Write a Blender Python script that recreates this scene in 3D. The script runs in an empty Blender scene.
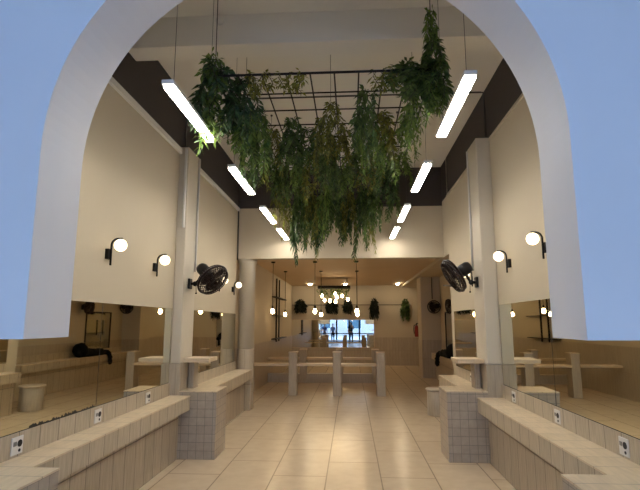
import bpy, bmesh, math, random
from mathutils import Vector, Matrix

C = bpy.context.scene.collection
S = bpy.context.scene
PI = math.pi

# ------------------------------------------------------------------ camera
cam_d = bpy.data.cameras.new('camera')
cam_d.sensor_fit = 'HORIZONTAL'
cam_d.sensor_width = 36.0
cam_d.lens = 36.0 * 490 / 640
cam_d.clip_start = 0.02
cam = bpy.data.objects.new('camera', cam_d)
C.objects.link(cam)
cam.matrix_world = Matrix(((0.99805, 0.0098, 0.06158, 0.0),
                           (0.06236, -0.1569, -0.98564, 0.0),
                           (0.0, 0.98757, -0.1572, 1.70),
                           (0, 0, 0, 1)))
S.camera = cam

# ------------------------------------------------------------------ world and exposure
W = bpy.data.worlds.new('sky')
S.world = W
W.use_nodes = True
nt = W.node_tree
bg = nt.nodes['Background']
tc = nt.nodes.new('ShaderNodeTexCoord')
sep = nt.nodes.new('ShaderNodeSeparateXYZ')
ramp = nt.nodes.new('ShaderNodeValToRGB')
nt.links.new(tc.outputs['Generated'], sep.inputs[0])
nt.links.new(sep.outputs['Z'], ramp.inputs[0])
ramp.color_ramp.elements[0].position = 0.0
ramp.color_ramp.elements[0].color = (0.55, 0.71, 1.0, 1)
ramp.color_ramp.elements[1].position = 0.6
ramp.color_ramp.elements[1].color = (0.30, 0.50, 1.0, 1)
nt.links.new(ramp.outputs['Color'], bg.inputs['Color'])
bg.inputs['Strength'].default_value = 6.3
S.view_settings.view_transform = 'Standard'
S.view_settings.look = 'None'
S.view_settings.gamma = 1.0
S.view_settings.exposure = 0.0
S.view_settings.use_curve_mapping = False

TUBE = 54.0       # fluorescent tubes
GLOBE = 2.6      # wall globes
BULB = 38.0      # filament pendants
DOWN = 150.0      # recessed downlights

# ------------------------------------------------------------------ materials
def mat(name, col, rough=0.6, metal=0.0, emit=None, es=0.0, spec=0.5):
    m = bpy.data.materials.new(name)
    m.use_nodes = True
    b = m.node_tree.nodes['Principled BSDF']
    b.inputs['Base Color'].default_value = (*col, 1)
    b.inputs['Roughness'].default_value = rough
    b.inputs['Metallic'].default_value = metal
    b.inputs['Specular IOR Level'].default_value = spec
    if emit:
        b.inputs['Emission Color'].default_value = (*emit, 1)
        b.inputs['Emission Strength'].default_value = es
    return m

def mottle(m, amount=0.12, scale=3.0, stretch=(1, 1, 1), src='Object'):
    """multiply the base colour by a soft noise"""
    t = m.node_tree
    b = t.nodes['Principled BSDF']
    tcn = t.nodes.new('ShaderNodeTexCoord')
    mp = t.nodes.new('ShaderNodeMapping')
    mp.inputs['Scale'].default_value = stretch
    n = t.nodes.new('ShaderNodeTexNoise')
    n.inputs['Scale'].default_value = scale
    n.inputs['Detail'].default_value = 4
    r = t.nodes.new('ShaderNodeMapRange')
    r.inputs['From Min'].default_value = 0.3
    r.inputs['From Max'].default_value = 0.7
    r.inputs['To Min'].default_value = 1 - amount
    r.inputs['To Max'].default_value = 1 + amount
    mx = t.nodes.new('ShaderNodeVectorMath')
    mx.operation = 'SCALE'
    t.links.new(tcn.outputs[src], mp.inputs[0])
    t.links.new(mp.outputs[0], n.inputs['Vector'])
    t.links.new(n.outputs['Fac'], r.inputs['Value'])
    lk = b.inputs['Base Color'].links
    if lk:
        t.links.new(lk[0].from_socket, mx.inputs[0])
    else:
        mx.inputs[0].default_value = b.inputs['Base Color'].default_value[:3]
    t.links.new(r.outputs[0], mx.inputs['Scale'])
    t.links.new(mx.outputs[0], b.inputs['Base Color'])
    return m

def tile(name, c1, c2, grout, w, h, mortar, rough=0.35, off=0.0, shift=(0, 0), streak=(1, 1, 1), amt=0.1, bump=0.3):
    """tiles laid out on the UV map, which is in metres"""
    m = mat(name, c1, rough)
    t = m.node_tree
    b = t.nodes['Principled BSDF']
    uv = t.nodes.new('ShaderNodeUVMap')
    mp = t.nodes.new('ShaderNodeMapping')
    mp.inputs['Location'].default_value = (shift[0], shift[1], 0)
    br = t.nodes.new('ShaderNodeTexBrick')
    br.offset = off
    br.inputs['Color1'].default_value = (*c1, 1)
    br.inputs['Color2'].default_value = (*c2, 1)
    br.inputs['Mortar'].default_value = (*grout, 1)
    br.inputs['Scale'].default_value = 1.0
    br.inputs['Brick Width'].default_value = w
    br.inputs['Row Height'].default_value = h
    br.inputs['Mortar Size'].default_value = mortar
    br.inputs['Mortar Smooth'].default_value = 0.1
    t.links.new(uv.outputs[0], mp.inputs[0])
    t.links.new(mp.outputs[0], br.inputs['Vector'])
    t.links.new(br.outputs['Color'], b.inputs['Base Color'])
    if bump:
        bp = t.nodes.new('ShaderNodeBump')
        bp.inputs['Strength'].default_value = bump
        bp.inputs['Distance'].default_value = 0.003
        bp.invert = True
        t.links.new(br.outputs['Fac'], bp.inputs['Height'])
        t.links.new(bp.outputs[0], b.inputs['Normal'])
    mottle(m, amt, 6.0, streak)
    return m

M = {}
M['cream'] = mottle(mat('cream_wall_paint', (0.515, 0.445, 0.33), 0.7), 0.03, 0.8)
M['white_paint'] = mottle(mat('white_arch_paint', (0.74, 0.73, 0.74), 0.6), 0.03, 1.2)
M['ceiling'] = mottle(mat('ceiling_paint', (0.80, 0.77, 0.71), 0.8), 0.03, 0.6)
M['tan'] = mottle(mat('tan_ceiling_paint', (0.60, 0.45, 0.28), 0.7), 0.04, 0.6)
M['dark'] = mottle(mat('charcoal_wall_paint', (0.055, 0.045, 0.043), 0.75), 0.06, 0.8)
M['pilaster'] = mottle(mat('pilaster_paint', (0.56, 0.50, 0.40), 0.65), 0.03, 1.0)
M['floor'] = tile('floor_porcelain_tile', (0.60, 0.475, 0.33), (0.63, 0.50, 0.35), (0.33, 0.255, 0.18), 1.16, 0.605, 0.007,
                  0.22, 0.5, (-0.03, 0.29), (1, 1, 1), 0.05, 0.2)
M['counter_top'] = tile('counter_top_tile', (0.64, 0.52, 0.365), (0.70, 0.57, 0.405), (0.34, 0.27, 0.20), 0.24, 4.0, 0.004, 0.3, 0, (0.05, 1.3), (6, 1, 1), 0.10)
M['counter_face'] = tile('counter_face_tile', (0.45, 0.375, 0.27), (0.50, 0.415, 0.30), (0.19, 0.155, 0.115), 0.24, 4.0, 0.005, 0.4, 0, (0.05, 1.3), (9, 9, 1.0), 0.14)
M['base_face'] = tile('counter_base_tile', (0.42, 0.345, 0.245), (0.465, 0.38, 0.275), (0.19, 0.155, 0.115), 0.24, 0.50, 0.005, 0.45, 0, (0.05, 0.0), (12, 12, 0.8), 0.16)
M['mosaic'] = tile('pier_mosaic_tile', (0.36, 0.30, 0.235), (0.40, 0.335, 0.265), (0.20, 0.17, 0.145), 0.102, 0.102, 0.003, 0.35, 0, (0, 0), (3, 3, 3), 0.08)
M['wainscot'] = tile('wainscot_tile', (0.40, 0.335, 0.25), (0.43, 0.36, 0.27), (0.32, 0.265, 0.20), 0.12, 0.59, 0.004, 0.45, 0, (0, 0), (10, 10, 0.7), 0.10)
M['shelf'] = mottle(mat('pale_wood_shelf', (0.60, 0.47, 0.32), 0.4), 0.12, 5, (1, 8, 8))
M['desk'] = mottle(mat('desk_laminate', (0.42, 0.35, 0.265), 0.45), 0.10, 6, (8, 8, 0.8))
M['black'] = mat('black_metal', (0.007, 0.0065, 0.006), 0.5, spec=0.25)
M['black_gloss'] = mat('black_plastic', (0.010, 0.008, 0.008), 0.4, spec=0.3)
M['brown_black'] = mat('dark_bronze_plastic', (0.018, 0.009, 0.008), 0.35, spec=0.3)
M['wire'] = mat('steel_cable', (0.10, 0.095, 0.09), 0.5, 0.6)
M['white_plastic'] = mat('white_plastic', (0.72, 0.70, 0.66), 0.4)
M['metal_white'] = mat('white_enamel', (0.70, 0.68, 0.64), 0.45)
M['red'] = mat('red_enamel', (0.22, 0.012, 0.010), 0.4)
M['grey_metal'] = mat('grey_metal', (0.30, 0.29, 0.28), 0.4, 0.8)
M['tube'] = mat('lit_tube', (0.9, 0.9, 0.88), 0.5, 0, (1.0, 0.93, 0.82), TUBE)
M['globe'] = mat('lit_opal_glass', (0.9, 0.85, 0.7), 0.4, 0, (1.0, 0.84, 0.58), GLOBE)
M['bulb'] = mat('lit_filament_bulb', (0.9, 0.7, 0.4), 0.3, 0, (1.0, 0.72, 0.40), BULB)
M['downlight'] = mat('lit_downlight', (0.9, 0.9, 0.8), 0.4, 0, (1.0, 0.82, 0.55), DOWN)
M['pave'] = mottle(mat('street_paving', (0.80, 0.80, 0.80), 0.8), 0.08, 1.0)
M['facade'] = mottle(mat('street_facade', (0.52, 0.48, 0.47), 0.8), 0.15, 0.5)
M['facade_glass'] = mat('facade_window_glass', (0.08, 0.14, 0.18), 0.1)
M['stain'] = mat('mirror_spot', (0.03, 0.026, 0.02), 0.7)

def mirror_mat():
    m = mat('mirror_silver', (0.80, 0.79, 0.66), 0.015, 1.0)
    return m
M['mirror'] = mirror_mat()
M['mirror_bright'] = mat('mirror_clear_silver', (0.84, 0.82, 0.72), 0.01, 1.0)

def glass_mat():
    m = bpy.data.materials.new('storefront_glass')
    m.use_nodes = True
    t = m.node_tree
    t.nodes.clear()
    o = t.nodes.new('ShaderNodeOutputMaterial')
    mx = t.nodes.new('ShaderNodeMixShader')
    tr = t.nodes.new('ShaderNodeBsdfTransparent')
    tr.inputs[0].default_value = (0.93, 0.97, 0.97, 1)
    gl = t.nodes.new('ShaderNodeBsdfGlossy')
    gl.inputs['Roughness'].default_value = 0.02
    mx.inputs[0].default_value = 0.06
    t.links.new(tr.outputs[0], mx.inputs[1])
    t.links.new(gl.outputs[0], mx.inputs[2])
    t.links.new(mx.outputs[0], o.inputs[0])
    return m
M['glass'] = glass_mat()

def leaf_mat(name, a, b):
    m = bpy.data.materials.new(name)
    m.use_nodes = True
    t = m.node_tree
    p = t.nodes['Principled BSDF']
    p.inputs['Roughness'].default_value = 0.55
    tcn = t.nodes.new('ShaderNodeTexCoord')
    n = t.nodes.new('ShaderNodeTexNoise')
    n.inputs['Scale'].default_value = 14
    r = t.nodes.new('ShaderNodeValToRGB')
    r.color_ramp.elements[0].position = 0.35
    r.color_ramp.elements[0].color = (*a, 1)
    r.color_ramp.elements[1].position = 0.65
    r.color_ramp.elements[1].color = (*b, 1)
    t.links.new(tcn.outputs['Object'], n.inputs['Vector'])
    t.links.new(n.outputs['Fac'], r.inputs[0])
    t.links.new(r.outputs[0], p.inputs['Base Color'])
    tr = t.nodes.new('ShaderNodeBsdfTranslucent')
    t.links.new(r.outputs[0], tr.inputs['Color'])
    mx = t.nodes.new('ShaderNodeMixShader')
    mx.inputs[0].default_value = 0.35
    out = t.nodes['Material Output']
    t.links.new(p.outputs[0], mx.inputs[1])
    t.links.new(tr.outputs[0], mx.inputs[2])
    t.links.new(mx.outputs[0], out.inputs[0])
    return m
M['leaf_dark'] = leaf_mat('dark_green_leaf', (0.022, 0.050, 0.012), (0.12, 0.19, 0.045))
M['leaf_blue'] = leaf_mat('deep_green_leaf', (0.014, 0.040, 0.014), (0.075, 0.14, 0.045))
M['leaf_olive'] = leaf_mat('olive_leaf', (0.07, 0.08, 0.012), (0.25, 0.25, 0.045))
M['leaf_bright'] = leaf_mat('fresh_green_leaf', (0.05, 0.11, 0.022), (0.22, 0.32, 0.07))
M['leaf_black'] = leaf_mat('blackish_green_leaf', (0.006, 0.010, 0.005), (0.014, 0.022, 0.010))
M['stem'] = mat('vine_stem', (0.05, 0.045, 0.02), 0.7)

# ------------------------------------------------------------------ mesh helpers
def bm_new():
    return bmesh.new()

def box(bm, x0, x1, y0, y1, z0, z1, bev=0.0):
    r = bmesh.ops.create_cube(bm, size=1.0)
    vs = r['verts']
    for v in vs:
        v.co = Vector(((x0 + x1) / 2 + v.co.x * (x1 - x0), (y0 + y1) / 2 + v.co.y * (y1 - y0), (z0 + z1) / 2 + v.co.z * (z1 - z0)))
    if bev > 0:
        es = list({e for v in vs for e in v.link_edges})
        bmesh.ops.bevel(bm, geom=es, offset=bev, segments=2, profile=0.5, affect='EDGES')
    return bm

def rod(bm, a, b, r, r2=None, seg=10, cap=True):
    a, b = Vector(a), Vector(b)
    d = b - a
    q = Vector((0, 0, 1)).rotation_difference(d.normalized()).to_matrix().to_4x4()
    bmesh.ops.create_cone(bm, cap_ends=cap, cap_tris=False, segments=seg, radius1=r, radius2=r if r2 is None else r2, depth=d.length,
                          matrix=Matrix.Translation((a + b) / 2) @ q)
    return bm

def ball(bm, c, r, sc=(1, 1, 1), u=16, v=10):
    bmesh.ops.create_uvsphere(bm, u_segments=u, v_segments=v, radius=r, matrix=Matrix.Translation(c) @ Matrix.Diagonal((*sc, 1)))
    return bm

def tube(bm, pts, r, seg=8):
    """round tube swept along a polyline"""
    pts = [Vector(p) for p in pts]
    n = len(pts)
    rr = r if isinstance(r, (list, tuple)) else [r] * n
    rings = []
    prev = None
    for i, p in enumerate(pts):
        t = (pts[min(i + 1, n - 1)] - pts[max(i - 1, 0)]).normalized()
        if prev is None:
            u = t.orthogonal().normalized()
        else:
            u = (prev - t * prev.dot(t)).normalized()
        prev = u
        w = t.cross(u)
        rings.append([bm.verts.new(p + (u * math.cos(2 * PI * k / seg) + w * math.sin(2 * PI * k / seg)) * rr[i]) for k in range(seg)])
    for a, b in zip(rings, rings[1:]):
        for k in range(seg):
            bm.faces.new((a[k], a[(k + 1) % seg], b[(k + 1) % seg], b[k]))
    bm.faces.new(rings[0][::-1])
    bm.faces.new(rings[-1])
    return bm

def lathe(bm, prof, seg=24, mtx=None):
    rings = []
    for r, z in prof:
        rings.append([bm.verts.new(Vector((r * math.cos(2 * PI * k / seg), r * math.sin(2 * PI * k / seg), z))) for k in range(seg)])
    for a, b in zip(rings, rings[1:]):
        for k in range(seg):
            bm.faces.new((a[k], a[(k + 1) % seg], b[(k + 1) % seg], b[k]))
    bm.faces.new(rings[0][::-1])
    bm.faces.new(rings[-1])
    if mtx is not None:
        vs = [v for ring in rings for v in ring]
        bmesh.ops.transform(bm, matrix=mtx, verts=vs)
    return bm

def torus(bm, R, r, mtx, seg=32, s2=8):
    vs = []
    for i in range(seg):
        a = 2 * PI * i / seg
        vs.append([bm.verts.new(mtx @ Vector(((R + r * math.cos(2 * PI * j / s2)) * math.cos(a), (R + r * math.cos(2 * PI * j / s2)) * math.sin(a), r * math.sin(2 * PI * j / s2)))) for j in range(s2)])
    for i in range(seg):
        for j in range(s2):
            bm.faces.new((vs[i][j], vs[(i + 1) % seg][j], vs[(i + 1) % seg][(j + 1) % s2], vs[i][(j + 1) % s2]))
    return bm

def prism(bm, pts, axis, a, b):
    """extrude a 2-D outline along an axis ('X','Y','Z')"""
    def P(u, v, w):
        return {'Y': (u, w, v), 'X': (w, u, v), 'Z': (u, v, w)}[axis]
    A = [bm.verts.new(P(u, v, a)) for u, v in pts]
    B = [bm.verts.new(P(u, v, b)) for u, v in pts]
    n = len(pts)
    bm.faces.new(A)
    bm.faces.new(B[::-1])
    for i in range(n):
        bm.faces.new((A[i], B[i], B[(i + 1) % n], A[(i + 1) % n]))
    return bm

def obj(name, bm, m, parent=None, smooth=False, loc=None):
    bmesh.ops.recalc_face_normals(bm, faces=bm.faces)
    uvl = bm.loops.layers.uv.new('UVMap')
    for f in bm.faces:
        n = f.normal
        ax = max(range(3), key=lambda i: abs(n[i]))
        for l in f.loops:
            c = l.vert.co
            l[uvl].uv = (c.y, c.z) if ax == 0 else ((c.x, c.z) if ax == 1 else (c.y, c.x))
        f.smooth = smooth
    me = bpy.data.meshes.new(name)
    bm.to_mesh(me)
    bm.free()
    me.materials.append(m)
    o = bpy.data.objects.new(name, me)
    C.objects.link(o)
    if parent is not None:
        o.parent = parent
    if loc is not None:
        o.location = loc
    return o

def tag(o, label, cat, group=None, kind=None):
    o['label'] = label
    o['category'] = cat
    if group:
        o['group'] = group
    if kind:
        o['kind'] = kind
    return o

def thing(name, label, cat, loc=(0, 0, 0), rz=0.0, group=None):
    o = bpy.data.objects.new(name, None)
    o.empty_display_size = 0.1
    C.objects.link(o)
    o.location = loc
    o.rotation_euler = (0, 0, rz)
    return tag(o, label, cat, group)

def struct(name, bm, m, smooth=False):
    o = obj(name, bm, m, None, smooth)
    o['kind'] = 'structure'
    return o

def copy_tree(o, parent=None):
    c = o.copy()
    C.objects.link(c)
    if parent is not None:
        c.parent = parent
    for ch in list(o.children):
        copy_tree(ch, c)
    return c

def bx(*a, **k):
    return box(bm_new(), *a, **k)

# ------------------------------------------------------------------ the setting
XL, XR = -2.36, 1.90
YB = 10.0          # front of the bulkhead over the back room
YE = 20.5          # back wall
ZC = 4.92          # high ceiling
ZBULK = 3.02
ZL, ZR = 4.08, 4.17
AY0, AY1 = 2.40, 2.80   # arch wall
FX0, FX1, FY = -4.2, 3.6, -4.0
BXL, BXR = -2.45, 2.85

struct('floor', bx(-4.4, 3.8, -4.0, YE + 0.2, -0.1, 0.0), M['floor'])
struct('ceiling', bx(-4.4, 3.8, -4.1, YB + 0.25, ZC, ZC + 0.12), M['ceiling'])
struct('wall_left', bx(XL - 0.2, XL, AY1, YB, 0, ZL), M['cream'])
struct('wall_right', bx(XR, XR + 0.2, AY1, 9.4, 0, ZR), M['cream'])
struct('wall_upper_left', bx(XL - 0.2, XL, AY1, YB, ZL, ZC), M['dark'])
struct('wall_upper_right', bx(XR, XR + 0.2, AY1, YB + 0.25, ZR, ZC), M['dark'])
struct('trim_1', bx(XL, XL + 0.035, AY1, YB, ZL - 0.05, ZL + 0.02), M['metal_white'])
struct('trim_2', bx(XR - 0.012, XR, AY1, 9.5, ZR - 0.03, ZR + 0.01), M['cream'])
# bulkhead above the opening to the back room
struct('wall_bulkhead', bx(BXL - 0.2, BXR + 0.2, YB, YB + 0.25, ZBULK, 4.09), M['cream'])
struct('wall_bulkhead_upper', bx(BXL - 0.2, BXR + 0.2, YB, YB + 0.25, 4.09, ZC), M['dark'])
# wall end returning from the hall's right wall to the wider back room
struct('wall_return_right', bx(XR, BXR + 0.2, 9.4, 9.5, 0, ZC), M['cream'])
struct('wall_return_upper', bx(XR, BXR + 0.2, 9.5, YB, ZBULK, 4.17), M['cream'])
# back room
struct('wall_back_left', bx(BXL - 0.2, BXL, YB, YE, 1.17, 3.4), M['cream'])
struct('wall_back_right', bx(BXR, BXR + 0.2, 9.5, YE, 1.17, 3.4), M['cream'])
struct('wall_wainscot_left', bx(BXL - 0.2, BXL + 0.012, YB, YE, 0, 1.17), M['wainscot'])
struct('wall_wainscot_right', bx(BXR - 0.012, BXR + 0.2, 9.5, YE, 0, 1.17), M['wainscot'])
struct('wall_back', bx(BXL - 0.2, 4.0, YE, YE + 0.2, 1.12, 3.4), M['cream'])
struct('wall_wainscot_back', bx(BXL - 0.2, 4.0, YE - 0.012, YE + 0.2, 0, 1.12), M['wainscot'])
struct('ceiling_back_room', bx(BXL - 0.2, 2.10, YB + 0.25, YE + 0.2, 3.24, 3.36), M['tan'])
struct('ceiling_soffit_right', bx(2.10, BXR + 0.2, YB + 0.25, YE + 0.2, 3.16, 3.36), M['cream'])
# cross beam under the high ceiling
struct('beam', bx(XL, XR, 4.67, 4.93, 4.58, ZC), M['ceiling'])

# arch wall
ACX, AR, ACZ, AZ0 = -0.27, 1.37, 2.62, 1.62
pts = [(XL, AZ0), (ACX - AR, AZ0)]
for k in range(49):
    a = PI - PI * k / 48
    pts.append((ACX + AR * math.cos(a), ACZ + AR * math.sin(a)))
pts += [(ACX + AR, AZ0), (XR, AZ0), (XR, ZC), (XL, ZC)]
def arch_part():
    bm = bm_new()
    # built as strips so that the concave outline is clean
    def strip(p, q):
        vs = []
        for (u, v) in (p, q):
            vs.append([bm.verts.new((u, AY0, v)), bm.verts.new((u, AY0, ZC)), bm.verts.new((u, AY1, ZC)), bm.verts.new((u, AY1, v))])
        A, B = vs
        for i in range(4):
            bm.faces.new((A[i], A[(i + 1) % 4], B[(i + 1) % 4], B[i]))
        return A, B
    up = [(XL, AZ0), (ACX - AR, AZ0)]
    arc = [(ACX + AR * math.cos(PI - PI * k / 64), ACZ + AR * math.sin(PI - PI * k / 64)) for k in range(65)]
    A0, B0 = strip(*up)
    first = last = None
    for p, q in zip(arc, arc[1:]):
        a, b = strip(p, q)
        if first is None:
            first = a
        last = b
    A1, B1 = strip((ACX + AR, AZ0), (XR, AZ0))
    bm.faces.new(A0)
    bm.faces.new(B1)
    # the two straight jambs below the springing
    for (u) in (ACX - AR, ACX + AR):
        vs = [bm.verts.new((u, AY0, AZ0)), bm.verts.new((u, AY1, AZ0)), bm.verts.new((u, AY1, ACZ)), bm.verts.new((u, AY0, ACZ))]
        bm.faces.new(vs)
    bmesh.ops.remove_doubles(bm, verts=bm.verts, dist=1e-4)
    return bm
struct('wall_arch', arch_part(), M['white_paint'])
# returns that carry the arch wall, and the front area with its glazing
struct('wall_arch_left', bx(FX0 - 0.2, XL, AY0, AY1, 0, ZC), M['white_paint'])
struct('wall_arch_right', bx(XR, FX1 + 0.2, AY0, AY1, 0, ZC), M['white_paint'])
struct('wall_front_left', bx(FX0 - 0.2, FX0, FY, AY0, 0, ZC), M['white_paint'])
struct('wall_front_right', bx(FX1, FX1 + 0.2, FY, AY0, 0, ZC), M['white_paint'])
struct('wall_front', bx(FX0 - 0.2, FX1 + 0.2, FY - 0.1, FY + 0.05, 4.0, ZC), M['white_paint'])
bm = bm_new()
for x in (FX0, -2.75, -1.30, -0.15, 0.75, 2.2, FX1):
    box(bm, x - 0.07, x + 0.07, FY - 0.05, FY + 0.05, 0, 4.0)
box(bm, FX0, FX1, FY - 0.05, FY + 0.05, 0.72, 0.80)
box(bm, FX0, FX1, FY - 0.05, FY + 0.05, 0.0, 0.08)
box(bm, FX0, FX1, FY - 0.05, FY + 0.05, 2.55, 2.63)
box(bm, FX0, FX1, FY - 0.05, FY + 0.05, 3.94, 4.02)
struct('window_1', bm, M['black'])
pane = obj('window_pane', bx(FX0, FX1, FY - 0.004, FY + 0.004, 0.05, 3.98), M['glass'])
pane['kind'] = 'structure'
struct('ground_street', bx(-30, 30, -40, FY, -0.15, -0.02), M['pave'])

# pilasters
def chamfer_box(x0, x1, y0, y1, z0, z1):
    return bx(x0, x1, y0, y1, z0, z1, bev=0.012)
PY0, PY1 = 6.42, 6.92
struct('pilaster_left', chamfer_box(XL, XL + 0.13, PY0, PY1, 1.18, ZL + 0.05), M['pilaster'])
struct('pilaster_left_wainscot', bx(XL, XL + 0.14, PY0 - 0.01, PY1 + 0.01, 0, 1.18), M['wainscot'])
struct('pilaster_right', chamfer_box(XR - 0.185, XR, PY0 + 0.06, PY1 + 0.08, 1.18, ZR + 0.02), M['pilaster'])
struct('pilaster_right_wainscot', bx(XR - 0.195, XR, PY0 + 0.05, PY1 + 0.09, 0, 1.18), M['wainscot'])
struct('pilaster_back', bx(2.24, BXR, 15.95, 16.75, 1.17, 3.16), M['cream'])
struct('pilaster_back_wainscot', bx(2.23, BXR, 15.94, 16.76, 0, 1.17), M['wainscot'])
# round column at the end of the left counter
bm = bm_new()
lathe(bm, [(0.17, 1.17), (0.17, 2.93), (0.185, 2.94), (0.20, 2.98), (0.20, ZBULK)], 40, Matrix.Translation((-2.175, 10.21, 0)))
struct('column_left', bm, M['pilaster'], True)
bm = bm_new()
lathe(bm, [(0.178, 0), (0.178, 1.17), (0.17, 1.175)], 40, Matrix.Translation((-2.175, 10.21, 0)))
struct('column_left_wainscot', bm, M['wainscot'])

# ------------------------------------------------------------------ built-in counters, piers, mirrors
def counter(name, label, side, y0, y1, end, far=False):
    """long tiled ledge against a side wall; side -1 = left, +1 = right"""
    wx = XL if side < 0 else XR
    fx = -2.075 if side < 0 else 1.57     # front of the ledge
    bxx = -2.215 if side < 0 else 1.69    # face of the base wall
    if end:
        fx, bxx = -2.0, -2.13
    if far:
        wx = BXR - 0.012
        fx, bxx = wx - 0.33, wx - 0.21
    t = thing(name, label, 'counter', (wx, y0, 0))
    L = y1 - y0
    s = lambda v: v - wx
    def B(xa, xb, ya, yb, za, zb):
        return bx(min(s(xa), s(xb)), max(s(xa), s(xb)), ya, yb, za, zb)
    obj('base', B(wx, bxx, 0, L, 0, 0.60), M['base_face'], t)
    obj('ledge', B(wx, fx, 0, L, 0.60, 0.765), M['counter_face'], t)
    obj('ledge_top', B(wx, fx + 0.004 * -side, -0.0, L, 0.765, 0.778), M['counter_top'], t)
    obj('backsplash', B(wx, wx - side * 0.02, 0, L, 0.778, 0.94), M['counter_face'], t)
    if end:
        obj('end_panel', B(bxx, fx, L - 0.10, L, 0, 0.60), M['base_face'], t)
    return t
counter('tiled_counter', 'long beige tiled counter running under the left mirrors nearest the arch', -1, 3.05, PY0 - 0.01, False)
counter('tiled_counter', 'long beige tiled counter running under the right mirrors nearest the arch', 1, 3.05, PY0 + 0.05, False)
counter('tiled_counter', 'tiled counter beyond the left mosaic pier, ending at the round column', -1, 6.96, 10.03, True)
counter('tiled_counter', 'shorter tiled counter beyond the right mosaic pier, ending by the round stool', 1, 7.02, 9.20, False)

counter('tiled_counter', 'tiled counter in the back room carrying the black cape, before the far right pillar', 1, 10.6, 15.93, False, True)

def pier(label, x0, x1, y0, y1, h):
    t = thing('tiled_pier', label, 'pier', ((x0 + x1) / 2, y0, 0))
    w = (x1 - x0) / 2
    obj('body', bx(-w, w, 0, y1 - y0, 0, h - 0.012), M['mosaic'], t)
    obj('cap', bx(-w - 0.004, w + 0.004, -0.004, y1 - y0 + 0.004, h - 0.012, h), M['counter_top'], t)
    return t
pier('square mosaic-tiled pier standing against the left pilaster', XL + 0.14, -1.735, 6.42, 6.94, 0.83)
pier('square mosaic-tiled pier standing against the right pilaster', 1.195, XR - 0.195, 6.48, 7.02, 0.85)
pier('tiled pier top at the bottom left corner below the arch', XL, -1.78, 2.45, 3.05, 0.83)
pier('tiled pier top at the bottom right corner below the arch', 1.19, XR, 2.45, 3.04, 0.85)

def slab_shelf(label, x0, x1, y0, postx, floorz):
    t = thing('wood_shelf', label, 'shelf', ((x0 + x1) / 2, y0, floorz))
    w = (x1 - x0) / 2
    obj('shelf_board', bx(-w, w, 0, 0.42, 1.185 - floorz, 1.24 - floorz, bev=0.006), M['shelf'], t)
    px = postx - (x0 + x1) / 2
    obj('support_post', bx(px - 0.035, px + 0.035, 0.20, 0.40, 0, 1.185 - floorz), M['wainscot'], t)
    return t
slab_shelf('thick pale wood shelf above the left mosaic pier', XL + 0.145, -1.87, 6.50, -2.165, 0.83)
slab_shelf('thick pale wood shelf above the right mosaic pier', 1.36, XR - 0.20, 6.56, 1.655, 0.85)

def wall_mirror(label, side, y0, y1, z0, z1):
    wx = XL if side < 0 else XR
    t = thing('wall_mirror', label, 'mirror', (wx, y0, z0))
    L, H = y1 - y0, z1 - z0
    a, b = (0, 0.014) if side < 0 else (-0.014, 0)
    obj('mirror_glass', bx(a, b, 0.004, L - 0.004, 0, H), M['mirror'], t)
    e = 0.0145 if side < 0 else -0.0145
    bm = bm_new()
    for ya in (0.0, L - 0.004):
        box(bm, min(0, e), max(0, e), ya, ya + 0.004, 0, H)
    box(bm, min(0, e), max(0, e), 0, L, -0.006, 0)
    obj('edge_strip', bm, M['stain'], t)
    return t
ml = wall_mirror('left wall mirror panel nearest the arch, with black spots along its foot', -1, 2.85, 4.54, 0.946, 1.888)
wall_mirror('left wall mirror panel between the dark joint and the pilaster', -1, 4.54, 6.36, 0.946, 1.888)
wall_mirror('right wall mirror panel nearest the arch, meeting a dark joint', 1, 2.85, 4.83, 0.946, 1.93)
wall_mirror('right wall mirror panel between the dark joint and the pilaster', 1, 4.83, 6.42, 0.946, 1.93)
wall_mirror('left wall mirror beyond the pilaster, below the two far globe lights', -1, 7.0, 9.95, 0.946, 1.888)
wall_mirror('right wall mirror beyond the pilaster, behind the wood shelf', 1, 7.06, 9.20, 0.946, 1.91)
# lost silvering along the foot of the nearest left panel
random.seed(5)
bm = bm_new()
lo, hi = [], []
for k in range(61):
    y = 0.74 + 0.92 * k / 60
    lo.append(bm.verts.new((0.0150, y, 0.0)))
    hi.append(bm.verts.new((0.0150, y, 0.004 + 0.022 * random.random() ** 2)))
for k in range(60):
    bm.faces.new((lo[k], lo[k + 1], hi[k + 1], hi[k]))
obj('dark_spots', bm, M['stain'], ml)

def outlet(side, y, label):
    wx = (XL + 0.02) if side < 0 else (XR - 0.02)
    t = thing('power_outlet', label, 'power outlet', (wx, y, 0.855), 0 if side < 0 else PI, 'white outlets along the tiled backsplashes')
    obj('face_plate', bx(0, 0.008, -0.06, 0.06, -0.06, 0.06, bev=0.003), M['white_plastic'], t)
    bm = bm_new()
    rod(bm, (0.006, 0.022, 0.012), (0.011, 0.022, 0.012), 0.024, seg=16)
    rod(bm, (0.006, 0.022, -0.035), (0.011, 0.022, -0.035), 0.011, seg=12)
    obj('socket', bm, M['black_gloss'], t)
    obj('switch', bx(0.007, 0.012, -0.045, -0.012, 0.0, 0.03, bev=0.002), M['grey_metal'], t)
    return t
outlet(-1, 3.46, 'white outlet on the left backsplash, nearest the bottom left corner')
outlet(-1, 4.57, 'white outlet on the left backsplash, below the dark mirror joint')
outlet(-1, 5.70, 'white outlet on the left backsplash, next to the pilaster')
outlet(1, 3.69, 'white outlet on the right backsplash, nearest the bottom right corner')
outlet(1, 4.80, 'white outlet on the right backsplash, below the dark mirror joint')
outlet(1, 6.02, 'white outlet on the right backsplash, next to the pilaster')
outlet(1, 8.05, 'white outlet behind the right counter beyond the pier')

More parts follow.
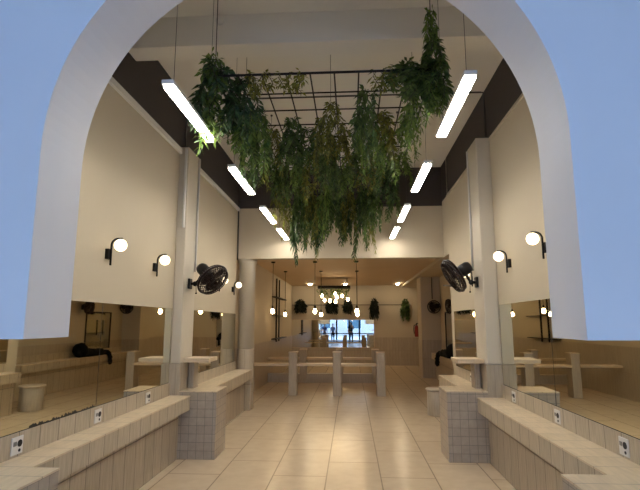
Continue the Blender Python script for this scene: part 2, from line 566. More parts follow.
# round drum stool
t = thing('drum_stool', 'round pale drum stool beside the end of the right counter', 'stool', (1.64, 9.68, 0))
bm = bm_new()
lathe(bm, [(0.215, 0), (0.22, 0.01), (0.22, 0.44), (0.215, 0.445)], 36)
obj('stool_body', bm, M['desk'], t, True)
bm = bm_new()
lathe(bm, [(0.235, 0.445), (0.245, 0.455), (0.245, 0.475), (0.235, 0.485)], 36)
obj('stool_top', bm, M['desk'], t, True)

# ------------------------------------------------------------------ styling desks in the back room
def desk(label, y, zt, zs, plinth):
    t = thing('styling_desk', label, 'desk', (-2.43, y, 0))
    xs = (-1.40, -0.345, 0.695)
    for x in xs:
        p = obj('post', bx(x - 0.10 + 2.43, x + 0.10 + 2.43, 0, 0.30, 0, zt - 0.02, bev=0.008), M['desk'], t)
        obj('post_cap', bx(x - 0.105 + 2.43, x + 0.105 + 2.43, -0.005, 0.305, zt - 0.02, zt), M['shelf'], p)
    for a, b in ((0.0, 0.93), (1.13, 1.985), (2.185, 3.025)):
        obj('desk_board', bx(a, b, -0.03, 0.38, zs - 0.05, zs, bev=0.005), M['shelf'], t)
        if plinth:
            obj('plinth_panel', bx(a, b, 0.06, 0.30, 0, 0.25), M['desk'], t)
    return t
desk('front row of pale styling desks with three square posts', 11.95, 1.015, 0.735, False)
desk('rear row of pale styling desks with low plinths, behind the front row', 14.5, 0.95, 0.705, True)

# back wall mirror
t = thing('back_wall_mirror', 'wide mirror on the back wall reflecting the bright street windows', 'mirror', (-0.755, YE, 0.71))
obj('mirror_glass', bx(-1.69, 1.69, -0.02, 0, 0, 1.12), M['mirror_bright'], t)
bm = bm_new()
for a in ((-1.71, -1.69), (1.69, 1.71)):
    box(bm, a[0], a[1], -0.03, 0, -0.02, 1.14)
box(bm, -1.69, 1.69, -0.03, 0, 1.12, 1.14)
box(bm, -1.69, 1.69, -0.03, 0, -0.02, 0)
obj('mirror_frame', bm, M['shelf'], t)
# side mirror on the back room's right wall
t = thing('side_wall_mirror', 'narrow dark-framed mirror on the right wall of the back room', 'mirror', (BXR, 14.6, 0.95))
obj('mirror_glass', bx(-0.012, 0, -0.9, 0.5, 0, 1.05), M['mirror'], t)
bm = bm_new()
for a in ((-0.93, -0.9), (0.5, 0.53)):
    box(bm, -0.03, 0, a[0], a[1], -0.03, 1.08)
box(bm, -0.03, 0, -0.93, 0.53, 1.05, 1.08)
box(bm, -0.03, 0, -0.93, 0.53, -0.03, 0)
obj('mirror_frame', bm, M['black'], t)

# black wall rack on the left
t = thing('wall_rack', 'tall black metal rack with three thin shelves on the left wall', 'rack', (BXL, 16.4, 1.2))
for y in (-0.35, 0.25):
    obj('upright', bx(0, 0.04, y - 0.03, y + 0.03, -0.1, 1.95), M['black'], t)
for z in (0.0, 0.72, 1.30):
    obj('shelf_board', bx(0, 0.16, -1.2, 1.2, z, z + 0.022), M['black'], t)

# ------------------------------------------------------------------ suspended tube lights
def tube_light(x, y0, label):
    Z = 3.42
    t = thing('tube_light', label, 'ceiling light', (x, y0, Z), 0, 'tube lights hung in two rows from the high ceiling')
    obj('housing', bx(-0.045, 0.045, 0, 1.16, -0.020, 0.012, bev=0.003), M['metal_white'], t)
    bm = bm_new()
    box(bm, -0.042, 0.042, 0.03, 1.13, -0.036, -0.018, bev=0.006)
    obj('lit_tube', bm, M['tube'], t, True)
    for y in (0.12, 1.04):
        bm = bm_new()
        rod(bm, (0, y, 0.008), (0, y, ZC - Z), 0.0022, seg=6)
        obj('suspension_wire', bm, M['wire'], t)
    return t
ROW = ('nearest the arch', 'second from the arch', 'third from the arch', 'farthest, close to the bulkhead')
for k, y in enumerate((3.22, 5.13, 7.05, 8.70)):
    tube_light(-1.30, y, 'lit suspended tube light in the left row, ' + ROW[k])
    tube_light(0.845, y, 'lit suspended tube light in the right row, ' + ROW[k])

# ------------------------------------------------------------------ globe wall lights
def sconce(side, y, label, z=2.36):
    wx = XL if side < 0 else XR
    t = thing('globe_wall_light', label, 'wall light', (wx, y, z), 0 if side < 0 else PI, 'globe lights on the side walls')
    obj('back_plate', bx(0, 0.035, -0.035, 0.035, -0.05, 0.05, bev=0.004), M['black'], t)
    bm = bm_new()
    p = [(0.045, 0, -0.11), (0.045, 0, 0.0), (0.045, 0, 0.09)]
    for k in range(1, 7):
        a = PI - PI / 2 * k / 6
        p.append((0.105 + 0.06 * math.cos(a), 0, 0.09 + 0.06 * math.sin(a)))
    p.append((0.15, 0, 0.15))
    tube(bm, p, 0.010)
    obj('curved_arm', bm, M['black'], t, True)
    bm = bm_new()
    ball(bm, (0.135, 0, 0.085), 0.060, u=24, v=16)
    obj('glass_globe', bm, M['globe'], t, True)
    return t
sconce(-1, 4.57, 'black-armed globe light on the left wall, nearest the arch')
sconce(-1, 5.72, 'black-armed globe light on the left wall, just before the pilaster')
sconce(-1, 8.55, 'black-armed globe light on the left wall, just beyond the fan')
sconce(-1, 9.65, 'black-armed globe light on the left wall, farthest and beside the round column')
sconce(1, 4.80, 'black-armed globe light on the right wall, partly behind the arch edge', 2.42)
sconce(1, 5.92, 'black-armed globe light on the right wall, just before the pilaster', 2.40)
sconce(1, 7.62, 'globe light on the right wall glowing behind the black fan', 2.36)

# ------------------------------------------------------------------ fans
def fan(name, label, mount, motor, centre, axis, R, group=None, m1='black_gloss'):
    """wall fan: bracket at mount, cage round centre facing along axis"""
    t = thing(name, label, 'fan', mount, 0, group)
    mo = Vector(motor) - Vector(mount)
    ce = Vector(centre) - Vector(mount)
    ax = Vector(axis).normalized()
    side = 1 if ce.x > 0 else -1
    obj('wall_bracket', bx(min(0, side * 0.03), max(0, side * 0.03), -0.055, 0.055, -0.07, 0.07, bev=0.006), M['black'], t)
    bm = bm_new()
    tube(bm, [(side * 0.02, 0, 0), (side * 0.09, 0, 0.0), (mo * 0.75) + Vector((0, 0, -0.05)), mo], 0.02)
    ball(bm, (side * 0.085, 0, 0), 0.035)
    obj('arm', bm, M['black'], t, True)
    q = Vector((0, 0, 1)).rotation_difference(ax).to_matrix().to_4x4()
    bm = bm_new()
    lathe(bm, [(0.03, -0.11), (0.07, -0.10), (0.085, -0.06), (0.085, 0.04), (0.06, 0.08)], 20, Matrix.Translation(mo) @ q)
    obj('motor', bm, M[m1], t, True)
    bm = bm_new()
    rod(bm, mo, ce, 0.02)
    lathe(bm, [(0.045, -0.03), (0.05, 0.0), (0.03, 0.03)], 16, Matrix.Translation(ce) @ q)
    obj('hub', bm, M['brown_black'], t, True)
    bm = bm_new()
    T = Matrix.Translation(ce) @ q
    for rr, zz, th in ((R, 0.0, 0.016), (R * 0.97, 0.04, 0.006), (R * 0.97, -0.04, 0.006), (R * 0.72, 0.062, 0.0035), (R * 0.72, -0.062, 0.0035),
                       (R * 0.45, 0.072, 0.0035), (R * 0.45, -0.072, 0.0035), (R * 0.2, 0.075, 0.006), (R * 0.2, -0.075, 0.006)):
        torus(bm, rr, th, T @ Matrix.Translation((0, 0, zz)), 36, 6)
    for k in range(36):
        a = 2 * PI * k / 36
        for s in (1, -1):
            tube(bm, [T @ Vector((R * f * math.cos(a), R * f * math.sin(a), s * z)) for f, z in ((0.15, 0.075), (0.5, 0.070), (0.8, 0.056), (0.97, 0.035), (1.0, 0.0))], 0.0042, 4)
    obj('cage', bm, M['brown_black'], t, True)
    for k in range(3):
        bm = bm_new()
        g = []
        for i in range(6):
            rr = R * (0.16 + 0.72 * i / 5)
            w = R * (0.16 + 0.34 * math.sin(PI * (0.15 + 0.7 * i / 5)))
            row = []
            for j in range(5):
                u = (j / 4 - 0.5) * w * 1.6
                row.append(bm.verts.new((rr, u, u * 0.22 - 0.01)))
            g.append(row)
        for i in range(5):
            for j in range(4):
                bm.faces.new((g[i][j], g[i + 1][j], g[i + 1][j + 1], g[i][j + 1]))
        bmesh.ops.solidify(bm, geom=bm.faces[:], thickness=0.004)
        bmesh.ops.transform(bm, matrix=T @ Matrix.Rotation(2 * PI * k / 3, 4, 'Z'), verts=bm.verts)
        obj('blade', bm, M['brown_black'], t, True)
    bm = bm_new()
    tube(bm, [(side * 0.10, 0, -0.02), (side * 0.105, 0, -0.12)], 0.004)
    ball(bm, (side * 0.105, 0, -0.13), 0.012)
    obj('pull_cord', bm, M['black'], t)
    return t
fan('wall_fan', 'black caged wall fan on the left pilaster, tilted downward', (XL + 0.13, 6.65, 2.235), (-2.02, 6.66, 2.41), (-1.885, 6.60, 2.285), (0.62, -0.34, -0.56), 0.225)
fan('wall_fan', 'black caged wall fan on the right pilaster, seen edge-on', (XR - 0.185, 6.75, 2.245), (1.53, 6.72, 2.41), (1.39, 6.72, 2.33), (-0.80, -0.05, -0.48), 0.235)
fan('wall_fan', 'small dark round fan on the far right pillar, facing the hall', (2.50, 15.95, 2.20), (2.56, 15.80, 2.20), (2.60, 15.66, 2.20), (-0.25, -1.0, -0.1), 0.195)
fan('wall_fan', 'dark fan seen edge-on high on the right wall of the back room', (BXR, 13.45, 2.14), (2.70, 13.42, 2.16), (2.62, 13.40, 2.14), (-1.0, -0.1, -0.1), 0.19)

# conduits on the pilasters
def pipe(label, pts, r, m='metal_white'):
    bm = bm_new()
    tube(bm, pts, r, 8)
    return tag(obj('conduit_pipe', bm, M[m], None, True), label, 'pipe')
pipe('white conduit down the near edge of the left pilaster', [(XL + 0.10, PY0 - 0.02, 4.10), (XL + 0.10, PY0 - 0.02, 3.05), (XL + 0.10, PY0 - 0.012, 2.98)], 0.02)
pipe('white conduit down the aisle face of the left pilaster to the fan', [(XL + 0.145, PY1 - 0.06, 4.10), (XL + 0.145, PY1 - 0.06, 2.42)], 0.016)
pipe('white conduit down the aisle face of the right pilaster to the fan', [(XR - 0.20, PY1 + 0.0, 4.15), (XR - 0.20, PY1 + 0.0, 2.45)], 0.014)
pipe('dark conduit up the charcoal wall above the right pilaster', [(XR - 0.012, 6.60, 4.2), (XR - 0.012, 6.60, ZC - 0.02), (XR - 0.05, 6.60, ZC - 0.014), (XL + 0.05, 6.60, ZC - 0.014), (XL + 0.014, 6.60, ZC - 0.04), (XL + 0.014, 6.60, 4.2)], 0.012, 'wire')
pipe('thin horizontal conduit across the back wall behind the wall plants', [(BXL, YE - 0.015, 2.44), (BXR - 0.4, YE - 0.015, 2.44)], 0.013, 'wire')
pipe('grey conduit rising up the far left edge of the round column', [(-2.34, 9.98, 3.0), (-2.34, 9.975, 3.6), (-2.345, 9.98, 4.07)], 0.014, 'wire')
pipe('thin conduit above the small round fan on the far right pillar', [(2.60, 15.94, 2.45), (2.60, 15.94, 3.15)], 0.012, 'wire')
t = thing('wall_camera', 'small black camera on the conduit of the right pilaster', 'camera', (XR - 0.185, 6.92, 2.43))
obj('camera_arm', bx(-0.10, 0, -0.012, 0.012, -0.012, 0.012), M['grey_metal'], t)
bm = bm_new()
rod(bm, (-0.11, 0, -0.03), (-0.11, 0, 0.10), 0.028, 0.024)
obj('camera_body', bm, M['black'], t)
t = thing('wall_light_bracket', 'small black light bracket on the right wall past the fan', 'wall light', (XR, 9.28, 2.42))
obj('back_plate', bx(-0.04, 0, -0.035, 0.035, -0.05, 0.05), M['black'], t)
bm = bm_new()
tube(bm, [(-0.03, 0, -0.03), (-0.18, 0, -0.03)], 0.012)
obj('arm', bm, M['grey_metal'], t)

# smoke detector on the beam
t = thing('smoke_detector', 'small white detector on the front of the ceiling beam', 'smoke detector', (-1.35, 4.67, 4.85))
bm = bm_new()
lathe(bm, [(0.045, 0), (0.045, 0.02), (0.03, 0.045), (0.012, 0.06)], 18, Matrix.Rotation(PI / 2, 4, 'X'))
obj('detector_body', bm, M['white_plastic'], t, True)

# ------------------------------------------------------------------ pendants
def pendant(x, y, z, top, label, group):
    t = thing('pendant_bulb', label, 'pendant light', (x, y, top), 0, group)
    bm = bm_new()
    lathe(bm, [(0.05, -0.03), (0.055, -0.01), (0.055, 0)], 18)
    obj('ceiling_cup', bm, M['black'], t, True)
    bm = bm_new()
    rod(bm, (0, 0, z - top + 0.1), (0, 0, -0.01), 0.006, seg=6)
    obj('cord', bm, M['black'], t)
    bm = bm_new()
    rod(bm, (0, 0, z - top + 0.05), (0, 0, z - top + 0.13), 0.028, 0.02, seg=14)
    obj('socket', bm, M['black'], t, True)
    bm = bm_new()
    lathe(bm, [(0.004, -0.075), (0.025, -0.066), (0.042, -0.040), (0.047, -0.01), (0.038, 0.025), (0.024, 0.052), (0.02, 0.07)], 18, Matrix.Translation((0, 0, z - top)))
    obj('glass_bulb', bm, M['bulb'], t, True)
    return t
G = 'bare bulbs hung over the styling desks'
PX = ('left', 'middle', 'right')
for x, w in zip((-1.96, -0.895, 0.15), PX):
    pendant(x, 12.3, 2.0, 3.24, 'bare pendant bulb over the front desks, %s one of three' % w, G)
for x, w in zip((-1.95, -0.88, 0.19), PX):
    pendant(x, 14.6, 1.96, 3.24, 'bare pendant bulb over the rear desks, %s one of three' % w, G)

# downlights
for x, w in ((-1.6, 'left, above the black wall plant'), (-0.2, 'middle, right of the bulb cluster'), (1.85, 'right, above the fern near the corner')):
    t = thing('downlight', 'small round recessed downlight by the back wall, ' + w, 'ceiling light', (x, 19.4, 3.24), 0, 'downlights along the back wall')
    bm = bm_new()
    lathe(bm, [(0.075, -0.012), (0.095, -0.01), (0.095, 0)], 24)
    obj('rim', bm, M['metal_white'], t, True)
    bm = bm_new()
    lathe(bm, [(0.05, -0.05), (0.068, -0.02), (0.07, -0.012)], 24)
    obj('lit_lens', bm, M['downlight'], t, True)

# ------------------------------------------------------------------ greenery
def frond(bm, p0, heading, length, rise, out, rng, lf=0.062, dens=0.024, hang=1.0, stem=None):
    """one drooping feathery frond: leaflets in pairs along a curve that goes out then down"""
    n = max(6, int(length / dens))
    h = Vector((math.cos(heading), math.sin(heading), 0))
    pts = []
    wob = rng.uniform(-0.5, 0.5)
    for i in range(n + 1):
        s = i / n
        o = out * (1 - math.exp(-4 * s))
        z = rise * math.sin(min(1, s * 3.2) * PI) * (s < 0.3125) - length * hang * s ** 1.15
        side = Vector((-h.y, h.x, 0)) * 0.05 * math.sin(wob * 4 + s * 5)
        pts.append(Vector(p0) + h * o + side + Vector((0, 0, z)))
    if stem is not None:
        tube(stem, pts[::3] if len(pts) > 6 else pts, 0.0035, 4)
    for i in range(1, n):
        t = (pts[i + 1] - pts[i - 1]).normalized()
        u = t.cross(Vector((rng.uniform(-1, 1), rng.uniform(-1, 1), 0.2))).normalized()
        s = i / n
        L = lf * (0.55 + 0.75 * math.sin(PI * min(1, 0.15 + 0.8 * s))) * rng.uniform(0.75, 1.25)
        for sg in (1, -1):
            d = (u * sg * 0.85 + t * rng.uniform(0.4, 0.9) + Vector((0, 0, rng.uniform(-0.5, 0.05)))).normalized()
            w = d.cross(t)
            if w.length < 1e-3:
                continue
            w = (w.normalized() + Vector((rng.uniform(-.5, .5), rng.uniform(-.5, .5), rng.uniform(-.5, .5)))).normalized() * L * 0.19
            a = pts[i]
            m = a + d * L * 0.5
            e = a + d * L + Vector((0, 0, -0.15 * L))
            v = [bm.verts.new(a), bm.verts.new(m + w + Vector((0, 0, 0.004))), bm.verts.new(e), bm.verts.new(m - w)]
            bm.faces.new(v)

def vine_mesh(name, seed, length, count, out, leaf, lf=0.062, dens=0.024, rise=0.05, spread=0.06):
    """returns (foliage mesh, stem mesh)"""
    rng = random.Random(seed)
    bm, st = bm_new(), bm_new()
    for k in range(count):
        hd = 2 * PI * (k + rng.random() * 0.7) / count
        p0 = (rng.uniform(-spread, spread), rng.uniform(-spread, spread), rng.uniform(-0.01, 0.02))
        frond(bm, p0, hd, length * rng.uniform(0.55, 1.05), rise * rng.uniform(0.4, 1.4), out * rng.uniform(0.5, 1.2), rng, lf, dens, 1.0, st)
    res = []
    for b, m, nm in ((bm, leaf, name), (st, M['stem'], name + '_stem')):
        me = bpy.data.meshes.new(nm)
        b.to_mesh(me)
        b.free()
        me.materials.append(m)
        res.append(me)
    return res

def vine(name, label, cat, meshes, loc, rz=0, sc=(1, 1, 1), group=None, mats=None):
    o = bpy.data.objects.new(name, meshes[0])
    C.objects.link(o)
    o.location = loc
    o.rotation_euler = (0, 0, rz)
    o.scale = sc
    tag(o, label, cat, group)
    s = bpy.data.objects.new('stem', meshes[1])
    C.objects.link(s)
    s.parent = o
    return o

# hanging wire grid
GX0, GX1, GY0, GY1, GZ = -1.21, 0.74, 4.06, 9.0, 3.90
t = thing('hanging_wire_grid', 'large black wire grid hung from the ceiling and covered with vines', 'hanging grid', (-0.235, 6.5, GZ))
def gp(x, y, z=GZ):
    return (x + 0.235, y - 6.5, z - GZ)
bm = bm_new()
for x in (GX0, GX1):
    rod(bm, gp(x, GY0), gp(x, GY1), 0.011, seg=6)
for y in (GY0, GY1):
    rod(bm, gp(GX0, y), gp(GX1, y), 0.011, seg=6)
obj('outer_frame', bm, M['black'], t)
bm = bm_new()
for k in range(1, 9):
    x = GX0 + (GX1 - GX0) * k / 9
    rod(bm, gp(x, GY0), gp(x, GY1), 0.0075, seg=5)
for k in range(1, 13):
    y = GY0 + (GY1 - GY0) * k / 13
    rod(bm, gp(GX0, y), gp(GX1, y), 0.0075, seg=5)
obj('wire_mesh', bm, M['black'], t)
for x in (GX0, -0.21, GX1):
    for y in (GY0 + 0.03, 5.36, 7.2, GY1 - 0.03):
        if x == -0.21 and y < 5:
            continue
        bm = bm_new()
        rod(bm, gp(x, y), gp(x, y, ZC), 0.0028 if y > 5 else 0.0045, seg=6)
        ball(bm, gp(x, y, ZC - 0.012), 0.018, u=8, v=6)
        obj('suspension_wire', bm, M['wire'], t)

rng = random.Random(11)
VAR = [vine_mesh('vine_foliage', 100 + k, 0.80, 5, 0.14, M[m], 0.090, 0.028) for k, m in enumerate(('leaf_dark', 'leaf_blue', 'leaf_dark', 'leaf_olive', 'leaf_olive', 'leaf_bright'))]
KIND = ('dark green', 'deep green', 'dark green', 'olive green', 'olive green', 'bright green')
ZONE = {0: 'front', 1: 'middle', 2: 'rear'}
ROWS = [(4.58, 0.86), (5.0, 0.88), (5.42, 0.86), (5.85, 0.84), (6.3, 0.78), (6.75, 0.66), (7.75, 1.2), (8.15, 1.25), (8.55, 1.3), (8.93, 1.3)]
for r, (yr, zr) in enumerate(ROWS):
    for c in range(9):
        x = GX0 + (GX1 - GX0) * (c + 0.5) / 9 + rng.uniform(-0.07, 0.07)
        y = yr + rng.uniform(-0.13, 0.13)
        if (r == 0 and c in (1, 2, 5, 7)) or rng.random() < 0.12:
            continue
        if (c == 0 and (r > 6 or r in (3, 5))) or (c == 8 and r > 7):
            continue
        k = rng.choices(range(6), weights=(3, 3, 3, 3, 3, 1.6))[0]
        if c in (0, 8) and r < 6:
            k = rng.choice((5, 0, 5, 1))
        z = zr * rng.uniform(0.66, 1.12) * (0.85 if c in (0, 8) and r > 2 else 1)
        zone = 0 if r < 3 else (1 if r < 6 else 2)
        part = 'left' if c < 3 else ('middle' if c < 6 else 'right')
        kd = KIND[k]
        w = rng.uniform(0.62, 0.95)
        vine('hanging_vine', '%s artificial vine among those hanging from the %s %s of the overhead wire grid' % (kd, ZONE[zone], part), 'plant',
             VAR[k], (x, min(y, GY1 - 0.03), GZ), rng.uniform(0, 6.28), (w, w, z), '%s vines on the %s %s of the wire grid' % (kd, ZONE[zone], part))

# the two near corners, where the greenery is thicker and climbs the cables
big = vine_mesh('corner_vine_foliage', 301, 0.58, 8, 0.17, M['leaf_blue'], 0.085, 0.024, 0.10, 0.06)
big2 = vine_mesh('corner_vine_foliage', 302, 0.66, 7, 0.14, M['leaf_bright'], 0.08, 0.024, 0.06, 0.06)
tuft = vine_mesh('cable_vine_foliage', 303, 0.36, 8, 0.11, M['leaf_bright'], 0.085, 0.022, 0.12, 0.03)
tuft2 = vine_mesh('cable_vine_foliage', 305, 0.55, 9, 0.12, M['leaf_dark'], 0.08, 0.020, 0.06, 0.03)
sprig = vine_mesh('sprig_foliage', 304, 0.32, 3, 0.05, M['leaf_olive'], 0.06, 0.022, 0.02, 0.02)
vine('corner_vine', 'thick deep green vine clump at the near left corner of the wire grid', 'plant', big, (-1.20, 4.12, 3.96), 0.4)
vine('corner_vine', 'light-tipped green vine hanging lowest at the near left corner', 'plant', big2, (-1.26, 4.22, 3.78), 1.2, (1, 1, 0.95))
vine('corner_vine', 'deep green vine just right of the near left corner clump', 'plant', big, (-1.02, 4.28, 3.91), 2.1, (1, 1, 0.95))
vine('corner_vine', 'green vine drooping below the left edge of the wire grid', 'plant', big2, (-0.98, 4.5, 3.72), 3.0, (1, 1, 0.95))
vine('cable_vine', 'dark tuft climbing the cable at the near left corner', 'plant', tuft, (-1.23, 4.10, 4.05), 0.2, (0.75, 0.75, 0.8))
vine('cable_vine', 'topmost narrow tuft climbing the near right cable', 'plant', tuft, (0.745, 4.10, 4.40), 0.9, (0.55, 0.55, 0.8))
vine('cable_vine', 'second tuft down the near right cable', 'plant', tuft2, (0.755, 4.10, 4.17), 1.9, (0.7, 0.7, 0.75))
vine('cable_vine', 'thick dark tuft on the near right cable at grid height', 'plant', tuft2, (0.765, 4.10, 3.98), 2.7, (0.85, 0.85, 0.9))
vine('corner_vine', 'bright green vine hanging lowest below the near right corner', 'plant', big2, (0.78, 4.12, 3.86), 0.5, (0.8, 0.8, 0.75))
vine('corner_vine', 'deep green tuft on the grid edge left of the near right corner', 'plant', tuft2, (0.50, 4.12, 3.96), 0.3, (1.2, 1.0, 0.5))
vine('corner_vine', 'low deep green tuft lying along the grid edge near the right corner', 'plant', tuft2, (0.62, 4.16, 3.95), 1.3, (1.3, 1.0, 0.45))
for x, s, w in ((-0.86, 1.0, 'leftmost'), (-0.74, 0.7, 'second from left'), (-0.57, 0.7, 'third from left'), (-0.44, 0.8, 'fourth from left'), (0.28, 0.85, 'short rightmost'), (0.40, 0.6, 'shortest')):
    vine('vine_sprig', 'thin olive sprig on the near grid bar, %s of the sprigs' % w, 'plant', sprig, (x, 4.09, 3.91), x * 7, (1, 1, s), 'sprigs on the near bar of the grid')

# plants on the back wall
wp = vine_mesh('wall_plant_foliage', 401, 0.50, 22, 0.17, M['leaf_black'], 0.12, 0.028, 0.06, 0.03)
wp2 = vine_mesh('wall_plant_foliage', 402, 0.60, 16, 0.14, M['leaf_dark'], 0.11, 0.028, 0.06, 0.03)
vine('wall_plant', 'blackish bushy plant on the back wall above the mirror left end', 'plant', wp, (-2.08, YE - 0.17, 2.56), 0, (1.1, 0.9, 0.95))
vine('wall_plant', 'wide blackish plant on the back wall behind the bulb cluster', 'plant', wp, (-0.76, YE - 0.17, 2.58), 1, (1.5, 0.9, 1.05))
vine('wall_plant', 'narrow blackish plant on the back wall right of the bulb cluster', 'plant', wp, (-0.13, YE - 0.17, 2.58), 2, (0.95, 0.9, 1.05))
vine('wall_plant', 'dark trailing plant on the back wall above the mirror right end', 'plant', wp, (0.96, YE - 0.17, 2.54), 3, (0.85, 0.9, 1.4))
vine('wall_plant', 'green trailing plant on the bare back wall left of the extinguisher', 'plant', wp2, (2.22, YE - 0.17, 2.55), 0.5, (1.0, 0.9, 1.3))

# bulb cluster
t = thing('bulb_chandelier', 'dark board trailing greenery with a cluster of bare bulbs', 'chandelier', (-0.57, 17.0, 3.24))
obj('board', bx(-0.56, 0.56, -0.25, 0.25, -0.36, -0.28), M['black'], t)
for x in (-0.45, 0.45):
    bm = bm_new()
    rod(bm, (x, 0, -0.29), (x, 0, 0), 0.01, seg=6)
    obj('hanger', bm, M['black'], t)
bm, st = bm_new(), bm_new()
rg = random.Random(77)
for k in range(34):
    frond(bm, (rg.uniform(-0.55, 0.55), rg.choice((-0.26, 0.26, rg.uniform(-0.25, 0.25))), -0.34), rg.uniform(0, 6.28), rg.uniform(0.12, 0.42), 0.01, 0.05, rg, 0.06, 0.03)
me = obj('foliage', bm, M['leaf_dark'], t)
st.free()
for x, z in ((-1.0, 2.645), (-0.9, 2.48), (-0.716, 2.465), (-0.525, 2.69), (-0.475, 2.585), (-0.52, 2.43), (-0.294, 2.63), (-0.1, 2.517)):
    y = rg.uniform(-0.2, 0.2)
    lx, lz = x + 0.57, z - 3.24
    bm = bm_new()
    lathe(bm, [(0.004, -0.07), (0.03, -0.058), (0.046, -0.028), (0.046, 0.0), (0.035, 0.035), (0.022, 0.06)], 16, Matrix.Translation((lx, y, lz)))
    b = obj('glass_bulb', bm, M['bulb'], t, True)
    bm = bm_new()
    rod(bm, (lx, y, lz + 0.05), (lx, y, lz + 0.11), 0.025, 0.02, seg=10)
    rod(bm, (lx, y, lz + 0.10), (lx, y, -0.33), 0.006, seg=6)
    obj('cord', bm, M['black'], b)

# fire extinguisher and call point
t = thing('fire_extinguisher', 'red fire extinguisher hanging on the back wall by the right pillar', 'fire extinguisher', (2.66, YE - 0.09, 1.15))
bm = bm_new()
lathe(bm, [(0.07, 0), (0.085, 0.02), (0.085, 0.36), (0.06, 0.43), (0.03, 0.46)], 20)
obj('cylinder', bm, M['red'], t, True)
bm = bm_new()
rod(bm, (0, 0, 0.46), (0, 0, 0.52), 0.02)
box(bm, -0.015, 0.09, -0.015, 0.015, 0.52, 0.55)
obj('valve_handle', bm, M['black'], t)
bm = bm_new()
tube(bm, [(0.02, 0, 0.49), (-0.10, 0, 0.46), (-0.12, 0, 0.30), (-0.10, 0, 0.12)], 0.014)
obj('hose', bm, M['black'], t, True)
obj('bracket', bx(-0.03, 0.03, 0.05, 0.09, 0.2, 0.3), M['grey_metal'], t)
t = thing('alarm_call_point', 'small red alarm button on the back wall above the extinguisher', 'alarm', (2.93, YE, 1.90))
obj('box', bx(-0.045, 0.045, -0.04, 0, -0.05, 0.05, bev=0.005), M['red'], t)
obj('button', bx(-0.02, 0.02, -0.048, -0.04, -0.02, 0.02), M['white_plastic'], t)

# black cape thrown over the far counter
t = thing('draped_cape', 'crumpled black cape lying on the far right counter, one end hanging over its edge', 'cape', (2.66, 12.95, 0.78))
rg = random.Random(21)
def crumple(name, pts, rad, flat, parent):
    """lumpy folded cloth swept along a path; flat squashes it onto the counter"""
    P = []
    R_ = []
    for i in range(len(pts) - 1):
        for k in range(4):
            f = k / 4
            P.append(Vector(pts[i]).lerp(Vector(pts[i + 1]), f))
            R_.append((rad[i] * (1 - f) + rad[i + 1] * f) * rg.uniform(0.86, 1.12))
    P.append(Vector(pts[-1]))
    R_.append(rad[-1] * 0.6)
    b = bm_new()
    tube(b, P, R_, 18)
    for v in b.verts:
        v.co += Vector((rg.uniform(-1, 1), rg.uniform(-1, 1), rg.uniform(-1, 1))) * 0.014
        if flat and v.co.z < 0.0:
            v.co.z = 0.0
    return obj(name, b, CAPE, parent, True)
CAPE = mat('black_cape_cloth', (0.006, 0.006, 0.006), 0.85, spec=0.15)
crumple('folded_body', [(-0.02, -0.02, 0.17), (-0.03, 0.12, 0.20), (-0.04, 0.30, 0.15), (-0.06, 0.55, 0.10), (-0.08, 0.85, 0.09), (-0.10, 1.15, 0.09), (-0.13, 1.40, 0.07)],
        [0.10, 0.20, 0.17, 0.12, 0.11, 0.10, 0.08], True, t)
crumple('hanging_end', [(-0.12, 1.36, 0.07), (-0.19, 1.42, 0.06), (-0.225, 1.45, -0.03), (-0.23, 1.47, -0.16), (-0.235, 1.48, -0.28)], [0.07, 0.065, 0.055, 0.06, 0.05], False, t)

# ------------------------------------------------------------------ people by the street windows (seen in the back mirror)
def skin_mesh(name, m, parent, chains, sub=2, smooth=True):
    """chains: lists of (x,y,z,rx,ry) joined where points coincide"""
    verts, edges, rad, idx = [], [], [], {}
    roots = []
    for ch in chains:
        prev = None
        for (x, y, z, rx, ry) in ch:
            key = (round(x, 4), round(y, 4), round(z, 4))
            if key not in idx:
                idx[key] = len(verts)
                verts.append((x, y, z))
                rad.append((rx, ry))
                if prev is None:
                    roots.append(idx[key])
            i = idx[key]
            if prev is not None and prev != i:
                edges.append((prev, i))
            prev = i
    me = bpy.data.meshes.new(name)
    me.from_pydata(verts, edges, [])
    o = bpy.data.objects.new(name, me)
    C.objects.link(o)
    if parent is not None:
        o.parent = parent
    sk = o.modifiers.new('skin', 'SKIN')
    sk.use_smooth_shade = True
    if not me.skin_vertices:
        me.skin_vertices.new()
    for i, d in enumerate(me.skin_vertices[0].data):
        d.radius = rad[i]
        d.use_root = i in roots
    sb = o.modifiers.new('smooth', 'SUBSURF')
    sb.levels = sub
    sb.render_levels = sub
    me.materials.append(m)
    return o

SKIN = mat('skin', (0.36, 0.21, 0.14), 0.55)
HAIR = mat('hair', (0.012, 0.010, 0.009), 0.6)

